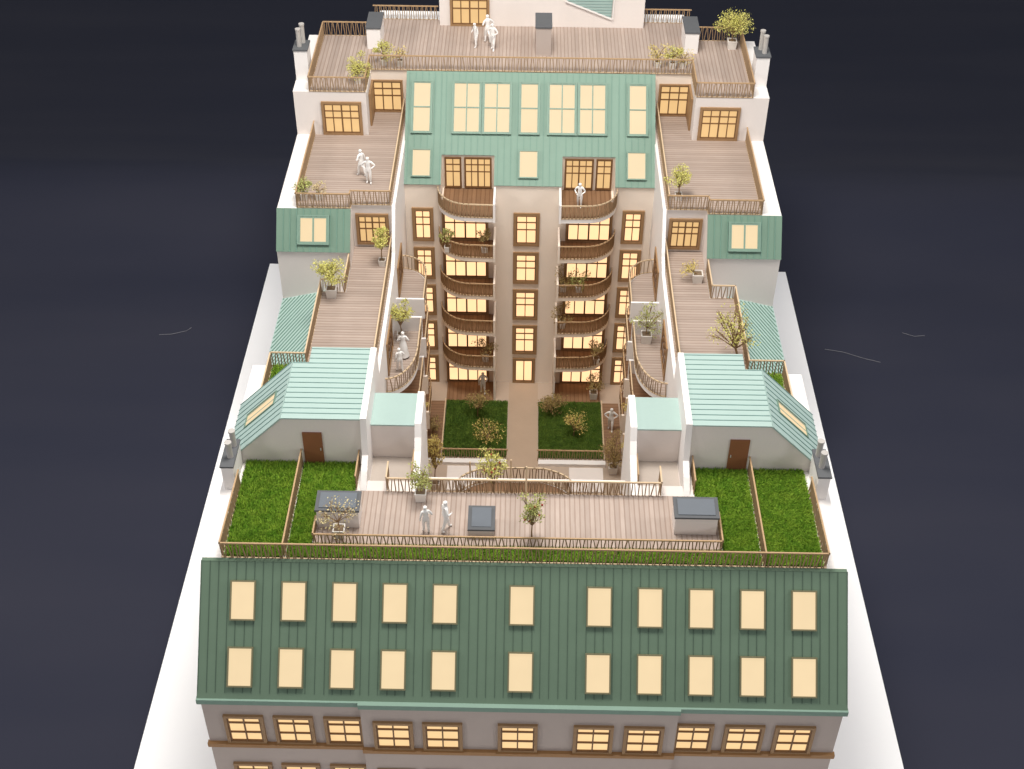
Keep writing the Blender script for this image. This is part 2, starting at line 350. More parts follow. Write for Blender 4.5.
# ================================================================= WINGS
def YSLOPE(y): return 16.2+(y-24.17)*(21-16.2)/(29.6-24.17)
def wing(s, label):
    r = empty('side_wing', (s*11, 12, 0), label, 'model building')
    def xs(a, b_): return sorted((s*a, s*b_))
    m = MB()
    m.box(*xs(W, 7.9), .3, 7.7, 0, 14.98)
    m.xz([(s*W, 0), (s*W, 12.5), (s*11.84, 13.19), (s*11.84, 14.985), (s*7.9, 14.985), (s*7.9, 0)], 7.7, 14.3)
    m.xz([(s*W, 0), (s*W, 12.5), (s*11.84, 13.19), (s*10.38, 13.19), (s*10.38, 14.985), (s*7.9, 14.985), (s*7.9, 0)], 14.3, 16.85)
    m.yz([(16.85, 0), (16.85, 16.1), (18.36, 17.98), (26.8, 17.98), (29.8, 17.98), (29.8, 0)], s*W, s*10.38)
    m.yz([(16.85, 0), (16.85, 14.985), (18.9, 14.985), (18.9, 17.985), (29.8, 17.985), (29.8, 0)], s*10.38, s*7.9)
    m.box(*xs(W-.01, 10.15), 26.8, 34.5, 17.0, 20.98)
    m.box(*xs(W-.01, 10.15), 29.8, 34.5, 0, 17.5)
    fixnormals(m.build('wall', 'wall', r))
    m = MB()    # white parapet strips
    m.box(*xs(W, 13.6), 4.3, 7.7, 14.985, 15.01); m.box(*xs(W, 13.5), 18.36, 26.8, 17.985, 18.01); m.box(*xs(W, 13.6), 26.8, 34.5, 20.985, 21.01)
    m.box(*xs(10.2, 10.1), 26.8, 29.8, 20.985, 21.012)
    m.yz([(5.8, 11.9), (5.8, 15.12), (16.4, 15.12), (17.3, 15.7), (18.75, 18.05), (29.7, 18.05), (29.7, 11.9)], s*8.0, s*7.8)
    fixnormals(m.build('parapet', 'white', r))
    # hut
    m = MB(); m.xz([(s*14.6, 15.0), (s*14.6, 15.05), (s*11.72, 17.94), (s*7.9, 17.94), (s*7.9, 15.0)], .3, 4.38)
    m.box(*xs(10.87, 7.9), 4.38, 5.6, 15.0, 17.94)
    hut = fixnormals(m.build('rooftop_house', 'wall', r))
    m = MB(); m.prism([(s*11.70, .22, 17.96), (s*7.9, .22, 17.96), (s*7.9, 5.62, 17.96), (s*10.9, 5.62, 17.96), (s*10.9, 4.42, 17.96), (s*11.70, 4.42, 17.96)], (0, 0, .07))
    rf = fixnormals(m.build('flat_roof', 'green_light', hut))
    sm = MB()
    for i in range(1, 15):
        yy = .22+i*.375
        sm.box(*xs(10.9 if yy > 4.42 else 11.70, 7.92), yy-.016, yy+.016, 18.03, 18.066)
    sm.build('roof_seams', 'green_light_seam', rf)
    ns = Vector((s*.7071, 0, .7071))
    m = MB(); m.prism([(s*11.70, .22, 17.96), (s*11.70, 4.42, 17.96), (s*14.66, 4.42, 15.0), (s*14.66, .22, 15.0)], ns*.07)
    sr = fixnormals(m.build('sloping_roof', 'green_light', hut))
    sm = MB(); us = Vector((-s*.7071, 0, .7071))
    for i in range(1, 11):
        yy = .22+i*.42
        if i < 11: sm.obox(Vector((s*13.18, yy, 16.48))+ns*.09, us, Y, ns, 2.09, .016, .016)
    sm.build('roof_seams', 'green_light_seam', sr)
    window(hut, 'skylight', Vector((s*13.1, 2.36, 16.56))+ns*.07, Y*(-s), us, ns, 1.0, 2.35, 1, [1], 'pane_roof', 'roof_frame_green', cw=.05, proud=.07)
    m = MB(); m.box(*xs(10.78, 9.84), .22, .3, 15.02, 17.08); d = m.build('door', 'door', hut)
    m = MB(); m.box(*xs(9.97, 9.92), .17, .22, 15.98, 16.12); m.build('door_handle', 'flue', d)
    # wavy wall beside the hut
    m = MB(); m.yz([(-1.6, 14.3), (-1.55, 15.02), (-.85, 15.6), (-.12, 16.0), (.05, 16.9), (.22, 18.08), (5.6, 18.08), (5.9, 15.0), (5.9, 11.9), (-1.6, 11.9)], s*7.92, s*7.62)
    fixnormals(m.build('fire_wall', 'white', r))
    # stair box with pale roof
    m = MB(); m.box(*xs(7.64, 5.45), 1.45, 3.75, 0, 16.55); m.box(*xs(7.64, 5.45), -1.55, 1.45, 0, 14.4)
    m.box(*xs(7.62, 5.45), -1.6, -.85, 14.4, 15.0)
    bx = fixnormals(m.build('stair_tower', 'wall', r))
    m = MB(); m.box(*xs(7.62, 5.42), 1.40, 3.78, 16.55, 16.63); m.build('flat_roof', 'green_light', bx)
    m = MB(); m.yz([(-1.6, 0), (-1.6, 14.9), (-.4, 15.15), (.6, 15.6), (1.1, 16.1), (1.4, 16.75), (3.8, 16.75), (3.95, 15.6), (3.95, 0)], s*5.45, s*5.12)
    fixnormals(m.build('tower_wall', 'white', bx))
    m = MB(); m.box(*xs(7.6, 5.47), -.84, 1.44, 14.4, 14.42); m.build('niche_floor_shade', 'niche', bx)  # thin sheet whose colour carries the recess shade
    m = MB(); m.box(*xs(5.52, 5.46), -.6, .9, 14.4, 15.5); m.build('handrail_panel', 'wood', bx)
    # outer side roof
    m = MB(); m.prism([(s*11.82, 7.72, 13.2), (s*11.82, 16.85, 13.2), (s*14.68, 16.85, 12.5), (s*14.68, 7.72, 12.5)], (0, 0, .07))
    sr = fixnormals(m.build('side_roof', 'green_light', r)); sm = MB()
    for i in range(-4, 32):
        pts = []
        for t in range(0, 61):     # seams run diagonally, clipped to the roof outline
            xx = 14.62-2.78*t/60; yy = 7.8+i*.46+(14.62-xx)*1.9-2.6
            if 7.76 < yy < 16.8: pts.append((s*xx, yy, 12.59+(14.68-xx)*.243))
        if len(pts) > 1: sm.bar(pts[0], pts[-1], .045, .05)
    sm.build('roof_seams', 'green_back_seam', sr)
    # dormer mansard
    nd = Vector((0, -1.9, 1.51)).normalized(); vd = Vector((0, 1.51, 1.9)).normalized()
    a = Vector((0, 18.38, 18.0)); e = Vector((0, 16.80, 16.02))
    m = MB(); m.prism([(s*(W+.02), a.y, a.z), (s*(W+.02), e.y, e.z), (s*10.36, e.y, e.z), (s*10.36, a.y, a.z)], nd*.07)
    dm = fixnormals(m.build('dormer_roof', 'green_dormer', r))
    sm = MB()
    for i in range(1, 11):
        xx = s*(10.36+i*.39); sm.obox(Vector((xx, (a.y+e.y)/2, (a.z+e.z)/2))+nd*.085, X, vd, nd, .018, (a-e).length/2, .02)
    sm.build('roof_seams', 'green_back_seam', dm)
    c = Vector((s*12.5, 17.60, 17.02))+nd*.07
    window(dm, 'roof_window', c, X, vd, nd, 1.86, 1.72, 2, [1], 'pane_roof', 'roof_frame_green', 'roof_frame_green', cw=.09, proud=.12, mw=.09)
    # decks
    m = MB(); m.box(*xs(13.62, 10.15), 26.8, 34.4, 21.0, 21.06); m.build('terrace_deck', 'deck_x', r)
    m = MB(); m.prism([(s*13.48, 18.42, 18.0), (s*10.4, 18.42, 18.0), (s*10.4, 18.93, 18.0), (s*7.98, 18.93, 18.0), (s*7.98, 29.78, 18.0), (s*10.15, 29.78, 18.0), (s*10.15, 26.78, 18.0), (s*13.48, 26.78, 18.0)], (0, 0, .06))
    fixnormals(m.build('terrace_deck', 'deck_y', r))
    m = MB(); m.prism([(s*11.78, 5.62, 15.0), (s*11.78, 14.25, 15.0), (s*10.38, 14.25, 15.0), (s*10.38, 18.88, 15.0), (s*8.0, 18.88, 15.0), (s*8.0, 5.62, 15.0)], (0, 0, .06))
    fixnormals(m.build('terrace_deck', 'deck_y', r))
    # terrace doors
    D3 = [.24, .24, .52]
    window(r, 'terrace_door', (s*11.72, 26.8, 19.21), X, Z, -Y, 2.5, 2.30, 4, D3, 'pane_door', cw=.16, proud=.12, mw=.06)
    window(r, 'terrace_door', (s*9.15, 29.8, 19.19), X, Z, -Y, 2.0, 2.25, 3, D3, 'pane_door', cw=.10, proud=.12, mw=.07)
    m = MB(); m.box(*xs(10.14, 10.02), 27.9, 29.75, 18.06, 20.3); m.build('door_reveal', 'casing', r)
    window(r, 'terrace_door', (s*9.22, 18.9, 16.32), X, Z, -Y, 1.95, 2.15, 4, D3, 'pane_door', cw=.16, proud=.12, mw=.06)
    # court facing wall
    m = MB(); m.box(*xs(7.92, 7.84), 3.9, 24.2, 0, 14.9); m.build('courtyard_facade', 'court', r)
    for k in (1, 2, 3, 4):
        z = 3*k
        for (y0, y1, ya, yb, name) in ((16.5, 20.9, 16.5, 19.2, 'A'), (14.6, 9.1, 14.6, 11.9, 'B')):
            sg = 1 if y1 > y0 else -1
            curve = [(s*6.2, ya), (s*6.2, yb)] + [(s*(7.85-1.65*cos(t*pi/20)), yb+(y1-yb)*sin(t*pi/20)) for t in range(1, 11)]
            outline = [(s*7.85, y0)] + curve
            bal = MB(); bal.prism([(x, y, z-.28) for x, y in outline], (0, 0, .28)); bl = fixnormals(bal.build('balcony', 'white', r))
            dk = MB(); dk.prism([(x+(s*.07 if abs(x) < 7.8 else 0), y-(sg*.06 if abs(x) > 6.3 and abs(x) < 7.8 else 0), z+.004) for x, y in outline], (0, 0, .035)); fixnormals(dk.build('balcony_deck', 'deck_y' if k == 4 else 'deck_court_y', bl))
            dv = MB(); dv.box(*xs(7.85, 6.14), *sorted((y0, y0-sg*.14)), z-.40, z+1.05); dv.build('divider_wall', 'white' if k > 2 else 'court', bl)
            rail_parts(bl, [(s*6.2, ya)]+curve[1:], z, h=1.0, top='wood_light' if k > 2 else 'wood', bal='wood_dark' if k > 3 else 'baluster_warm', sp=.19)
            c = MB()
            yc = 19.0 if name == 'A' else 11.8
            window(bl, 'balcony_door', (s*7.84, yc, z+1.2), Y*s, Z, -X*s, 2.7, 2.3, 4, D3, 'pane', cw=.2, proud=.12, mw=.07)
    return r
WL = wing(-1, 'left side wing stepping down in wooden terraces towards the front')
WR = wing(1, 'right side wing stepping down in wooden terraces towards the front')
# ================================================================= REAR BUILDING
RB = empty('rear_building', (0, 30, 0), 'rear wing facing the courtyard with two columns of curved balconies', 'model building')
nb = Vector((0, -(21-16.2), 29.6-24.17)).normalized(); vb = Vector((0, 29.6-24.17, 21-16.2)).normalized()
XR = 7.83
rec = [(-5.5, -2.2), (2.05, 5.35)]
segs = [(-XR, -5.5, 0), (-5.5, -2.2, 1), (-2.2, 2.05, 0), (2.05, 5.35, 1), (5.35, XR, 0)]
b = MB(); rs = MB(); sm = MB()
for x0, x1, r_ in segs:
    if r_:
        b.yz([(24.17, 0), (24.17, 14.98), (25.6, 14.98), (25.6, YSLOPE(25.6)-.03), (29.6, 20.97), (38.3, 20.97), (38.3, 0)], x0, x1); y0 = 25.55
    else:
        b.yz([(24.17, 0), (24.17, 16.17), (29.6, 20.97), (38.3, 20.97), (38.3, 0)], x0, x1); y0 = 24.10
    rs.prism([(x0, y0, YSLOPE(y0)), (x1, y0, YSLOPE(y0)), (x1, 29.62, YSLOPE(29.62)), (x0, 29.62, YSLOPE(29.62))], nb*.07)
    x = x0+.2
    while x < x1-.05:
        p = Vector((x, y0, YSLOPE(y0)))+nb*.08; q = Vector((x, 29.6, 21))+nb*.08
        sm.obox((p+q)/2, X, vb, nb, .018, (q-p).length/2, .02); x += .405
for s in (-1, 1): b.box(*sorted((s*XR, s*10.15)), 29.8, 38.3, 0, 20.975)
fixnormals(b.build('wall', 'court', RB)); rr = fixnormals(rs.build('mansard_roof', 'green_back', RB)); sm.build('roof_seams', 'green_back_seam', rr)
b = MB(); b.box(-10.3, 10.3, 36.9, 38.3, 20.98, 21.02); b.build('parapet', 'board', RB)
b = MB(); b.box(-10.14, 10.14, 29.78, 36.9, 20.99, 21.06); b.build('terrace_deck', 'deck_x', RB)
def onb(x, z): return Vector((x, 24.17+(z-16.2)*(29.6-24.17)/4.8, z))+nb*.07
for x, c_ in ((-6.81, 1), (-4.0, 2), (-2.1, 2), (-.07, 1), (1.98, 2), (3.89, 2), (6.72, 1)):
    window(rr, 'tall_roof_window', onb(x, 19.44), X, vb, nb, 1.86 if c_ == 2 else 1.32, 3.44, c_, [.5, .5], 'pane_back', 'roof_frame_green', 'roof_frame_green', cw=.08, proud=.12, mw=.07)
for x in (-6.75, -.07, 6.66):
    window(rr, 'roof_window', onb(x, 17.04), X, vb, nb, 1.24, 1.82, 1, [1], 'pane_back', 'roof_frame_green', cw=.08, proud=.12)
D3 = [.22, .24, .54]
for x0, x1, cc in ((-5.34, -4.28, 2), (-4.10, -2.38, 4), (2.22, 4.02, 4), (4.18, 5.2, 2)):
    window(RB, 'balcony_door', ((x0+x1)/2, 25.55, 16.2), X, Z, -Y, x1-x0, 2.2, cc, D3, 'pane_door', 'mullion', cw=.05, proud=.10, mw=.06)
for k in range(1, 5):
    window(RB, 'stair_window', (-.125, 24.17, 3*k+.90), X, Z, -Y, 1.68, 2.50, 2, [.24, .26, .50], 'pane', cw=.2, proud=.12, mw=.06)
for k in range(0, 5):
    window(RB, 'window', (-6.72, 24.17, 3*k+1.40-.22), X, Z, -Y, 1.36, 2.50, 2, [.24, .26, .50], 'pane', cw=.19, proud=.12, mw=.06)
    window(RB, 'window', (6.62, 24.17, 3*k+1.40-.20), X, Z, -Y, 1.40, 2.50, 2, [.24, .26, .50], 'pane', cw=.19, proud=.12, mw=.06)
dr = window(RB, 'entrance_door', (-.14, 24.17, 1.14), X, Z, -Y, 1.56, 2.26, 2, [1], 'pane', cw=.17, proud=.12, mw=.07)
for s in (-1, 1):
    xi = -2.2 if s < 0 else 2.0; xo = -5.7 if s < 0 else 5.5; xc = -3.7 if s < 0 else 3.6
    for k in range(0, 6):
        z = 3*k
        if k < 5:
            window(RB if k == 0 else RB, 'french_window', ((xi+xo)/2-(.08 if s < 0 else -.1), 24.17, z+1.12), X, Z, -Y, 2.95, 2.2, 4, [.38, .62], 'pane', cw=.12, proud=.10, mw=.07)
        if k == 0:
            m = MB(); m.box(*sorted((xi, xi-s*.14)), 22.25, 24.17, 0.03, 2.75); m.build('divider_wall', 'court', RB)
            continue
        cur = [(xi, 22.12), (xc, 22.2)] + [(xc+(xo-xc)*sin(t*pi/20), 24.17-1.97*cos(t*pi/20)) for t in range(1, 11)]
        cur[0] = (xi, 22.15)
        out = [(xi, 24.16)] + cur
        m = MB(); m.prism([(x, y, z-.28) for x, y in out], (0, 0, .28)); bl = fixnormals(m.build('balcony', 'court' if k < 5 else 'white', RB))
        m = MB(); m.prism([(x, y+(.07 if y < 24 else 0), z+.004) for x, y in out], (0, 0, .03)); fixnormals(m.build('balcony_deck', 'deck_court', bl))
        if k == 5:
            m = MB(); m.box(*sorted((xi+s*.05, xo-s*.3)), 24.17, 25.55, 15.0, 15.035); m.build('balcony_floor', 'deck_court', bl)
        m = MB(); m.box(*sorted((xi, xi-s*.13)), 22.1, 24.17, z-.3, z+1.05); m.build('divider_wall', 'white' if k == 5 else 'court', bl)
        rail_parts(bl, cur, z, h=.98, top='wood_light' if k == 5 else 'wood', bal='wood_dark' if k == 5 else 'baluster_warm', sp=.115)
# penthouse
b = MB(); b.box(-6.13, 7.43, 36.1, 46, 21.0, 26); ph = b.build('penthouse', 'wall', RB)
window(ph, 'terrace_door', (-4.12, 36.1, 22.35), X, Z, -Y, 2.62, 2.6, 4, [.28, .24, .48], 'pane_door', cw=.14, proud=.12, mw=.07)
b = MB(); b.prism([(2.3, 36.02, 22.95), (5.25, 36.02, 21.78), (5.35, 36.02, 24.6), (2.3, 36.02, 24.6)], (0, .06, 0)); tg = fixnormals(b.build('green_gable_panel', 'green_light', ph))
b = MB()
for i in range(1, 10): 
    zz = 21.75+i*.2; x0 = max(2.32, 5.25-(zz-21.78)*2.5)
    b.bar((x0+.05, 36.0, zz), (5.28, 36.0, zz), .02, .03)
b.build('roof_seams', 'green_light_seam', tg)
b = MB(); b.bar((2.2, 36.0, 22.92), (5.3, 36.0, 21.7), .06, .10); b.bar((5.36, 36.0, 21.68), (5.42, 36.0, 24.6), .06, .10); b.build('gable_trim', 'white', tg)
chimney(RB, -10.6, -9.72, 32.5, 34.75, 21.0, 22.55); chimney(RB, 9.85, 10.72, 32.5, 34.75, 21.0, 22.55)
chimney(RB, .27, 1.25, 31.9, 33.9, 21.0, 23.05, mat='front')
for s, par in ((-1, WL), (1, WR)):
    chimney(par, *sorted((s*14.60, s*13.78)), 28.2, 29.45, 21.0, 23.1, [(s*14.28, 28.65, 1.05), (s*14.12, 29.15, 1.15)])
# ================================================================= RAILINGS
G = 'wooden railings of leaning balusters around the roof terraces'
railing('long wooden railing along the top edge of the dark green front roof', [(-13.72, -1.3), (-13.76, -5.98), (13.72, -5.98), (13.68, -1.1)], 15.0, G, h=1.0, sp=.16)
railing('wooden divider fence between the two lawns at front left', [(-10.92, -5.9), (-10.92, .25)], 15.0, G, h=.95)
railing('wooden divider fence between the two lawns at front right', [(10.9, -5.9), (10.9, .25)], 15.0, G, h=.95)
railing('short wooden fence closing the left front lawn beside the wavy white wall', [(-8.1, -1.5), (-8.1, .25)], 15.0, G, h=.95)
railing('short wooden fence closing the right front lawn beside the wavy white wall', [(8.12, -1.4), (8.12, .25)], 15.0, G, h=.95)
railing('low inner wooden railing along the front edge of the front deck', [(-9.7, -3.9), (-9.7, -5.03), (9.08, -5.03), (9.08, -3.2)], 15.0, G, h=.66, sp=.16)
railing('wooden railing between the front deck and the courtyard, with slanted ends', [(-6.62, -.5), (-6.62, -1.62), (6.5, -1.62), (6.5, -.5)], 15.0, G, h=.95, sp=.165, top='wood_light')
for s, sd in ((-1, 'left'), (1, 'right')):
    railing(f'stepped wooden railing around the outer side of the lower {sd} terrace', [(s*10.45, 18.3), (s*10.45, 14.27), (s*11.76, 14.27), (s*11.76, 7.66)], 15.0, G, top='wood_light', h=.95)
    railing(f'wooden railing behind the small grass patch beside the pale side roof on the {sd}', [(s*11.85, 7.66), (s*13.6, 7.66), (s*13.6, 4.5)], 15.0, G, top='wood_light', h=.95)
    railing(f'long wooden railing on the courtyard edge of the lower {sd} terrace', [(s*8.12, 18.8), (s*8.12, 5.7)], 15.06, G, top='wood_light', h=.95)
    railing(f'wooden railing around the front and outer sides of the middle {sd} terrace', [(s*13.52, 26.75), (s*13.5, 18.44), (s*10.38, 18.44), (s*10.38, 18.82), (s*8.02, 18.82)], 18.0, G, h=.98)
    railing(f'wooden railing on the courtyard edge of the middle {sd} terrace', [(s*8.1, 18.9), (s*8.1, 29.6)], 18.06, G, top='wood_light', h=.95)
    railing(f'wooden railing around the outer and rear sides of the upper {sd} terrace', [(s*10.15, 26.8), (s*13.62, 26.8), (s*13.66, 34.4), (s*10.65, 34.4)], 21.0, G, h=1.0)
    railing(f'wooden railing behind the penthouse level, {sd} of the penthouse', [(s*10.6, 36.95), (s*(6.3 if s < 0 else 7.5), 36.95)], 21.0, G, h=1.0)
railing('long wooden railing above the light green rear roof, turning forward at both ends', [(-10.15, 26.85), (-10.15, 29.72), (10.1, 29.72), (10.1, 26.85)], 21.02, G, h=1.0, sp=.2)
railing('dark wooden fence in front of the left courtyard lawn', [(-6.45, 16.25), (-1.12, 16.25)], .05, 'courtyard fences', h=.95, sp=.16)
railing('dark wooden fence in front of the right courtyard lawn', [(.82, 16.25), (6.2, 16.25)], .05, 'courtyard fences', h=.95, sp=.16)
def lowwall(label, x0, x1, y0, y1, z1, mat='white', cat='wall'):
    m = MB(); m.box(x0, x1, y0, y1, .03, z1); tag(m.build('low_wall', mat), label, cat)
lowwall('white ledge under the left courtyard fence', -6.4, -1.2, 15.75, 16.15, .25)
lowwall('white ledge under the right courtyard fence', .9, 5.3, 15.75, 16.15, .25)
lowwall('white slab on the courtyard floor left of the path behind the deck railing', -5.0, -3.1, 13.2, 15.4, .3, 'wall')
lowwall('white slab on the courtyard floor right of the path behind the deck railing', 2.9, 5.1, 13.2, 15.4, .3, 'wall')
lowwall('thin wooden edge along the side of the left courtyard lawn', -5.52, -5.44, 17.5, 22.05, .3, 'wood_light', 'edging')
lowwall('thin wooden edge along the side of the right courtyard lawn', 5.2, 5.28, 17.5, 22.05, .3, 'wood_light', 'edging')
for x0, x1, y0, y1, mt in ((-5.45, -2.2, 22.1, 24.1, 'deck_court'), (1.9, 5.15, 22.1, 24.1, 'deck_court'), (-6.6, -5.52, 16.4, 22.0, 'deck_court_y'), (5.3, 6.4, 16.4, 22.0, 'deck_court_y')):
    m = MB(); m.box(x0, x1, y0, y1, .03, .09); m.build('courtyard_deck', mt)['kind'] = 'structure'
for s, sd in ((-1, 'left'), (1, 'right')):
    m = MB(); m.box(*sorted((s*7.8, s*6.35)), 16.5, 16.65, .03, 1.2); tag(m.build('low_wall', 'court'), f'low pale garden wall at the foot of the {sd} side wing facade', 'wall')
def pole(x, y, z0, z1, label):
    m = MB(); m.tube([(x, y, z0), (x+.01, y, z1)], .045, 6); tag(m.build('pole', 'wood_light'), label, 'pole', 'thin pale poles near the deck railing')
pole(.05, -2.05, 15.09, 17.3, 'thin pale pole standing on the front deck in front of the red-berried shrub')
pole(-2.79, 1.6, 12, 14.0, 'thin pale pole at the left end of the curved gallery rail')
pole(-.72, 1.5, 12, 14.3, 'thin pale pole at the middle of the curved gallery rail')
# ================================================================= LAWNS
def lawn(label, rects, z, mat, dens, L=(.22, .42), group='lawns of long artificial grass'):
    m = MB()
    for x0, x1, y0, y1 in rects:
        for _ in range(int((x1-x0)*(y1-y0)*dens)):
            x = random.uniform(x0+.03, x1-.03); y = random.uniform(y0+.03, y1-.03); l = random.uniform(*L); a = random.uniform(0, 2*pi); t = random.uniform(.1, 1.25)
            dx, dy = cos(a)*sin(t)*l, sin(a)*sin(t)*l; h = cos(t)*l*.8+.03; wx, wy = -sin(a)*.017, cos(a)*.017
            ex = min(x1+.03, max(x0-.03, x+dx)); ey = min(y1+.03, max(y0-.03, y+dy))
            b_ = len(m.v); m.v += [(x-wx, y-wy, z+.03), (x+wx, y+wy, z+.03), (x+(ex-x)*.55+wx, y+(ey-y)*.55+wy, z+.03+h*.75), (ex, ey, z+.03+h)]
            m.f.append((b_, b_+1, b_+2, b_+3))
    o = m.build('lawn', mat); tag(o, label, 'lawn', None, 'stuff')
    s_ = MB()
    for x0, x1, y0, y1 in rects: s_.box(x0, x1, y0, y1, z+.005, z+.035)
    s_.build('turf', 'turf', o)
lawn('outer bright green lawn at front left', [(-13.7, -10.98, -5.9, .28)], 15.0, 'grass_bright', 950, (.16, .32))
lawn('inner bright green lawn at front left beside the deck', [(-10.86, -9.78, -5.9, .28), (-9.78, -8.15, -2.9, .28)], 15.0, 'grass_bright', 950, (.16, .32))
lawn('narrow strip of grass between the two front railings', [(-9.78, 9.15, -5.9, -5.1)], 15.0, 'grass_bright', 700, (.14, .28))
lawn('inner bright green lawn at front right beside the deck', [(9.15, 10.84, -5.9, .28), (8.15, 9.15, -2.8, .28)], 15.0, 'grass_bright', 950, (.16, .32))
lawn('outer bright green lawn at front right', [(10.96, 13.64, -5.9, .28)], 15.0, 'grass_bright', 950, (.16, .32))
lawn('tiny grass patch behind the left rooftop house', [(-13.55, -11.9, 4.45, 7.6)], 15.0, 'grass_bright', 350)
lawn('tiny grass patch behind the right rooftop house', [(11.9, 13.55, 4.45, 7.6)], 15.0, 'grass_bright', 350)
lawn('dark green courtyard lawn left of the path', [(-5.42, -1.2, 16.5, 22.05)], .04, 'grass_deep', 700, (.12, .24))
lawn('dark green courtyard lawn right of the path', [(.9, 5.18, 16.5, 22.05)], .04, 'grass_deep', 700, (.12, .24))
# ================================================================= PLANTS
def leaves(m, c, rad, n, size):
    for _ in range(n):
        while True:
            p = Vector((random.uniform(-1, 1), random.uniform(-1, 1), random.uniform(-1, 1)))
            if .25 < p.length < 1: break
        q = Vector(c)+Vector((p.x*rad[0], p.y*rad[1], p.z*rad[2]))
        u = Vector((random.gauss(0, 1), random.gauss(0, 1), random.gauss(0, 1))).normalized(); v_ = u.cross(Vector((random.gauss(0, 1), random.gauss(0, 1), random.gauss(0, 1)))).normalized()
        s1 = size*random.uniform(.6, 1.4); s2 = s1*random.uniform(.35, .6)
        m.poly([q-u*s1, q+v_*s2, q+u*s1, q-v_*s2])
def plant(name, label, x, y, z, h, r, leaf='leaf_yellow', pot=.42, clumps=12, n=26, size=.075, stem=.045, cat='potted plant', spread=1.0, berries=0, flat=1.0, group=None, skew=(0, 0)):
    t = empty(name, (x, y, z), label, cat, group); top = z
    if pot:
        m = MB(); a, b_ = pot*.42, pot*.5; hp = pot*.95
        for i in range(1):
            bb = len(m.v)
            m.v += [(x+sx*a, y+sy*a, z) for sx, sy in ((-1,-1),(1,-1),(1,1),(-1,1))] + [(x+sx*b_, y+sy*b_, z+hp) for sx, sy in ((-1,-1),(1,-1),(1,1),(-1,1))] + [(x+sx*b_*.8, y+sy*b_*.8, z+hp) for sx, sy in ((-1,-1),(1,-1),(1,1),(-1,1))] + [(x+sx*b_*.8, y+sy*b_*.8, z+hp-.06) for sx, sy in ((-1,-1),(1,-1),(1,1),(-1,1))]
            m.f.append((bb+3, bb+2, bb+1, bb))
            for L in range(3):
                for i2 in range(4): j = (i2+1) % 4; m.f.append((bb+4*L+i2, bb+4*L+j, bb+4*L+4+j, bb+4*L+4+i2))
        pt = m.build('planter', 'pot', t)
        m = MB(); m.box(x-b_*.8, x+b_*.8, y-b_*.8, y+b_*.8, z+hp-.08, z+hp-.05); m.build('soil', 'soil', pt); top = z+hp-.06
    st = MB(); lf = MB(); be = MB()
    ctr = Vector((x+skew[0], y+skew[1], z+h-r*.75*flat))
    fork = Vector((x, y, top)).lerp(ctr, .45)
    st.tube([(x, y, top), Vector((x, y, top)).lerp(fork, .5)+Vector((random.uniform(-.05, .05), 0, 0)), fork], [stem, stem*.8, stem*.7], 6)
    for i in range(clumps):
        a = 2*pi*i/clumps+random.uniform(-.4, .4); rr_ = r*spread*random.uniform(.25, .85); zz = random.uniform(-.6, .75)*r*flat
        c = ctr+Vector((cos(a)*rr_, sin(a)*rr_, zz)); mid = fork.lerp(c, .55)+Vector((random.uniform(-.08, .08), random.uniform(-.08, .08), .04))
        st.tube([fork, mid, c], [stem*.55, stem*.35, stem*.15], 4)
        for _ in range(3):
            e = c+Vector((random.uniform(-1, 1), random.uniform(-1, 1), random.uniform(-.6, 1)))*r*.32; st.tube([mid, c.lerp(e, .5), e], [stem*.3, stem*.2, stem*.1], 3)
        q = r*random.uniform(.30, .62); leaves(lf, c, (q, q, q*.7), int(n*2.2), size*.72); leaves(lf, mid.lerp(c, .6), (q*1.1, q*1.1, q*.9), int(n*.7), size*.72)
        if berries and i % 2 == 0:
            p = c+Vector((random.uniform(-q, q), random.uniform(-q, 0), random.uniform(-q, q)))
            be = MB(); be.tube([p-Z*.06, p-Z*.03, p+Z*.03, p+Z*.06], [.025, .055, .055, .025], 7); be.build('berry', 'berry', t)
    st.build('stem', 'bark', t); lf.build('foliage', leaf, t)
    return t
PP = plant
PP('potted_plant', 'wide yellow-green shrub in a white planter on the upper left terrace corner', -10.7, 27.9, 21.06, 1.7, .8, clumps=14, n=34, group=None)
PP('potted_plant', 'low yellow-green plant, leftmost planter behind the long upper railing', -9.35, 30.4, 21.06, 1.5, .62, n=30, clumps=9)
PP('potted_plant', 'thin wispy golden plant, second planter from the left behind the long upper railing', -8.3, 30.3, 21.06, 1.05, .7, 'leaf_gold', clumps=7, n=10, flat=.4)
PP('potted_plant', 'spiky green plant at the front outer corner of the middle left terrace', -13.15, 19.3, 18.06, 1.5, .6, 'leaf_green', clumps=10, n=22)
PP('potted_plant', 'sparse reddish plant beside the spiky one at the front of the middle left terrace', -12.3, 19.3, 18.06, .95, .55, 'leaf_pink', clumps=7, n=12, flat=.5)
PP('potted_tree', 'slender upright shrub in a planter on the courtyard side of the lower left terrace', -8.55, 17.0, 15.06, 2.5, .55, 'leaf_yellow', clumps=12, n=30, flat=1.5)
PP('potted_tree', 'dense yellow-green tree in a white planter at the stepped railing, lower left terrace', -11.15, 13.9, 15.06, 2.4, .85, 'leaf_yellow', pot=.6, clumps=16, n=40)
PP('potted_tree', 'round yellow-green tree in a planter on the top left curved balcony', -7.35, 13.9, 12.04, 2.3, .85, 'leaf_yellow', clumps=14, n=34)
PP('potted_tree', 'pale green tree in a white planter at the back left of the front deck', -4.95, -2.1, 15.09, 1.9, .72, 'leaf_green', pot=.55, clumps=12, n=26)
PP('potted_tree', 'pinkish and yellow two-crowned tree in a planter, left end of front deck', -8.55, -4.55, 15.09, 2.2, .95, 'leaf_pink', pot=.55, clumps=9, n=17, spread=1.25)
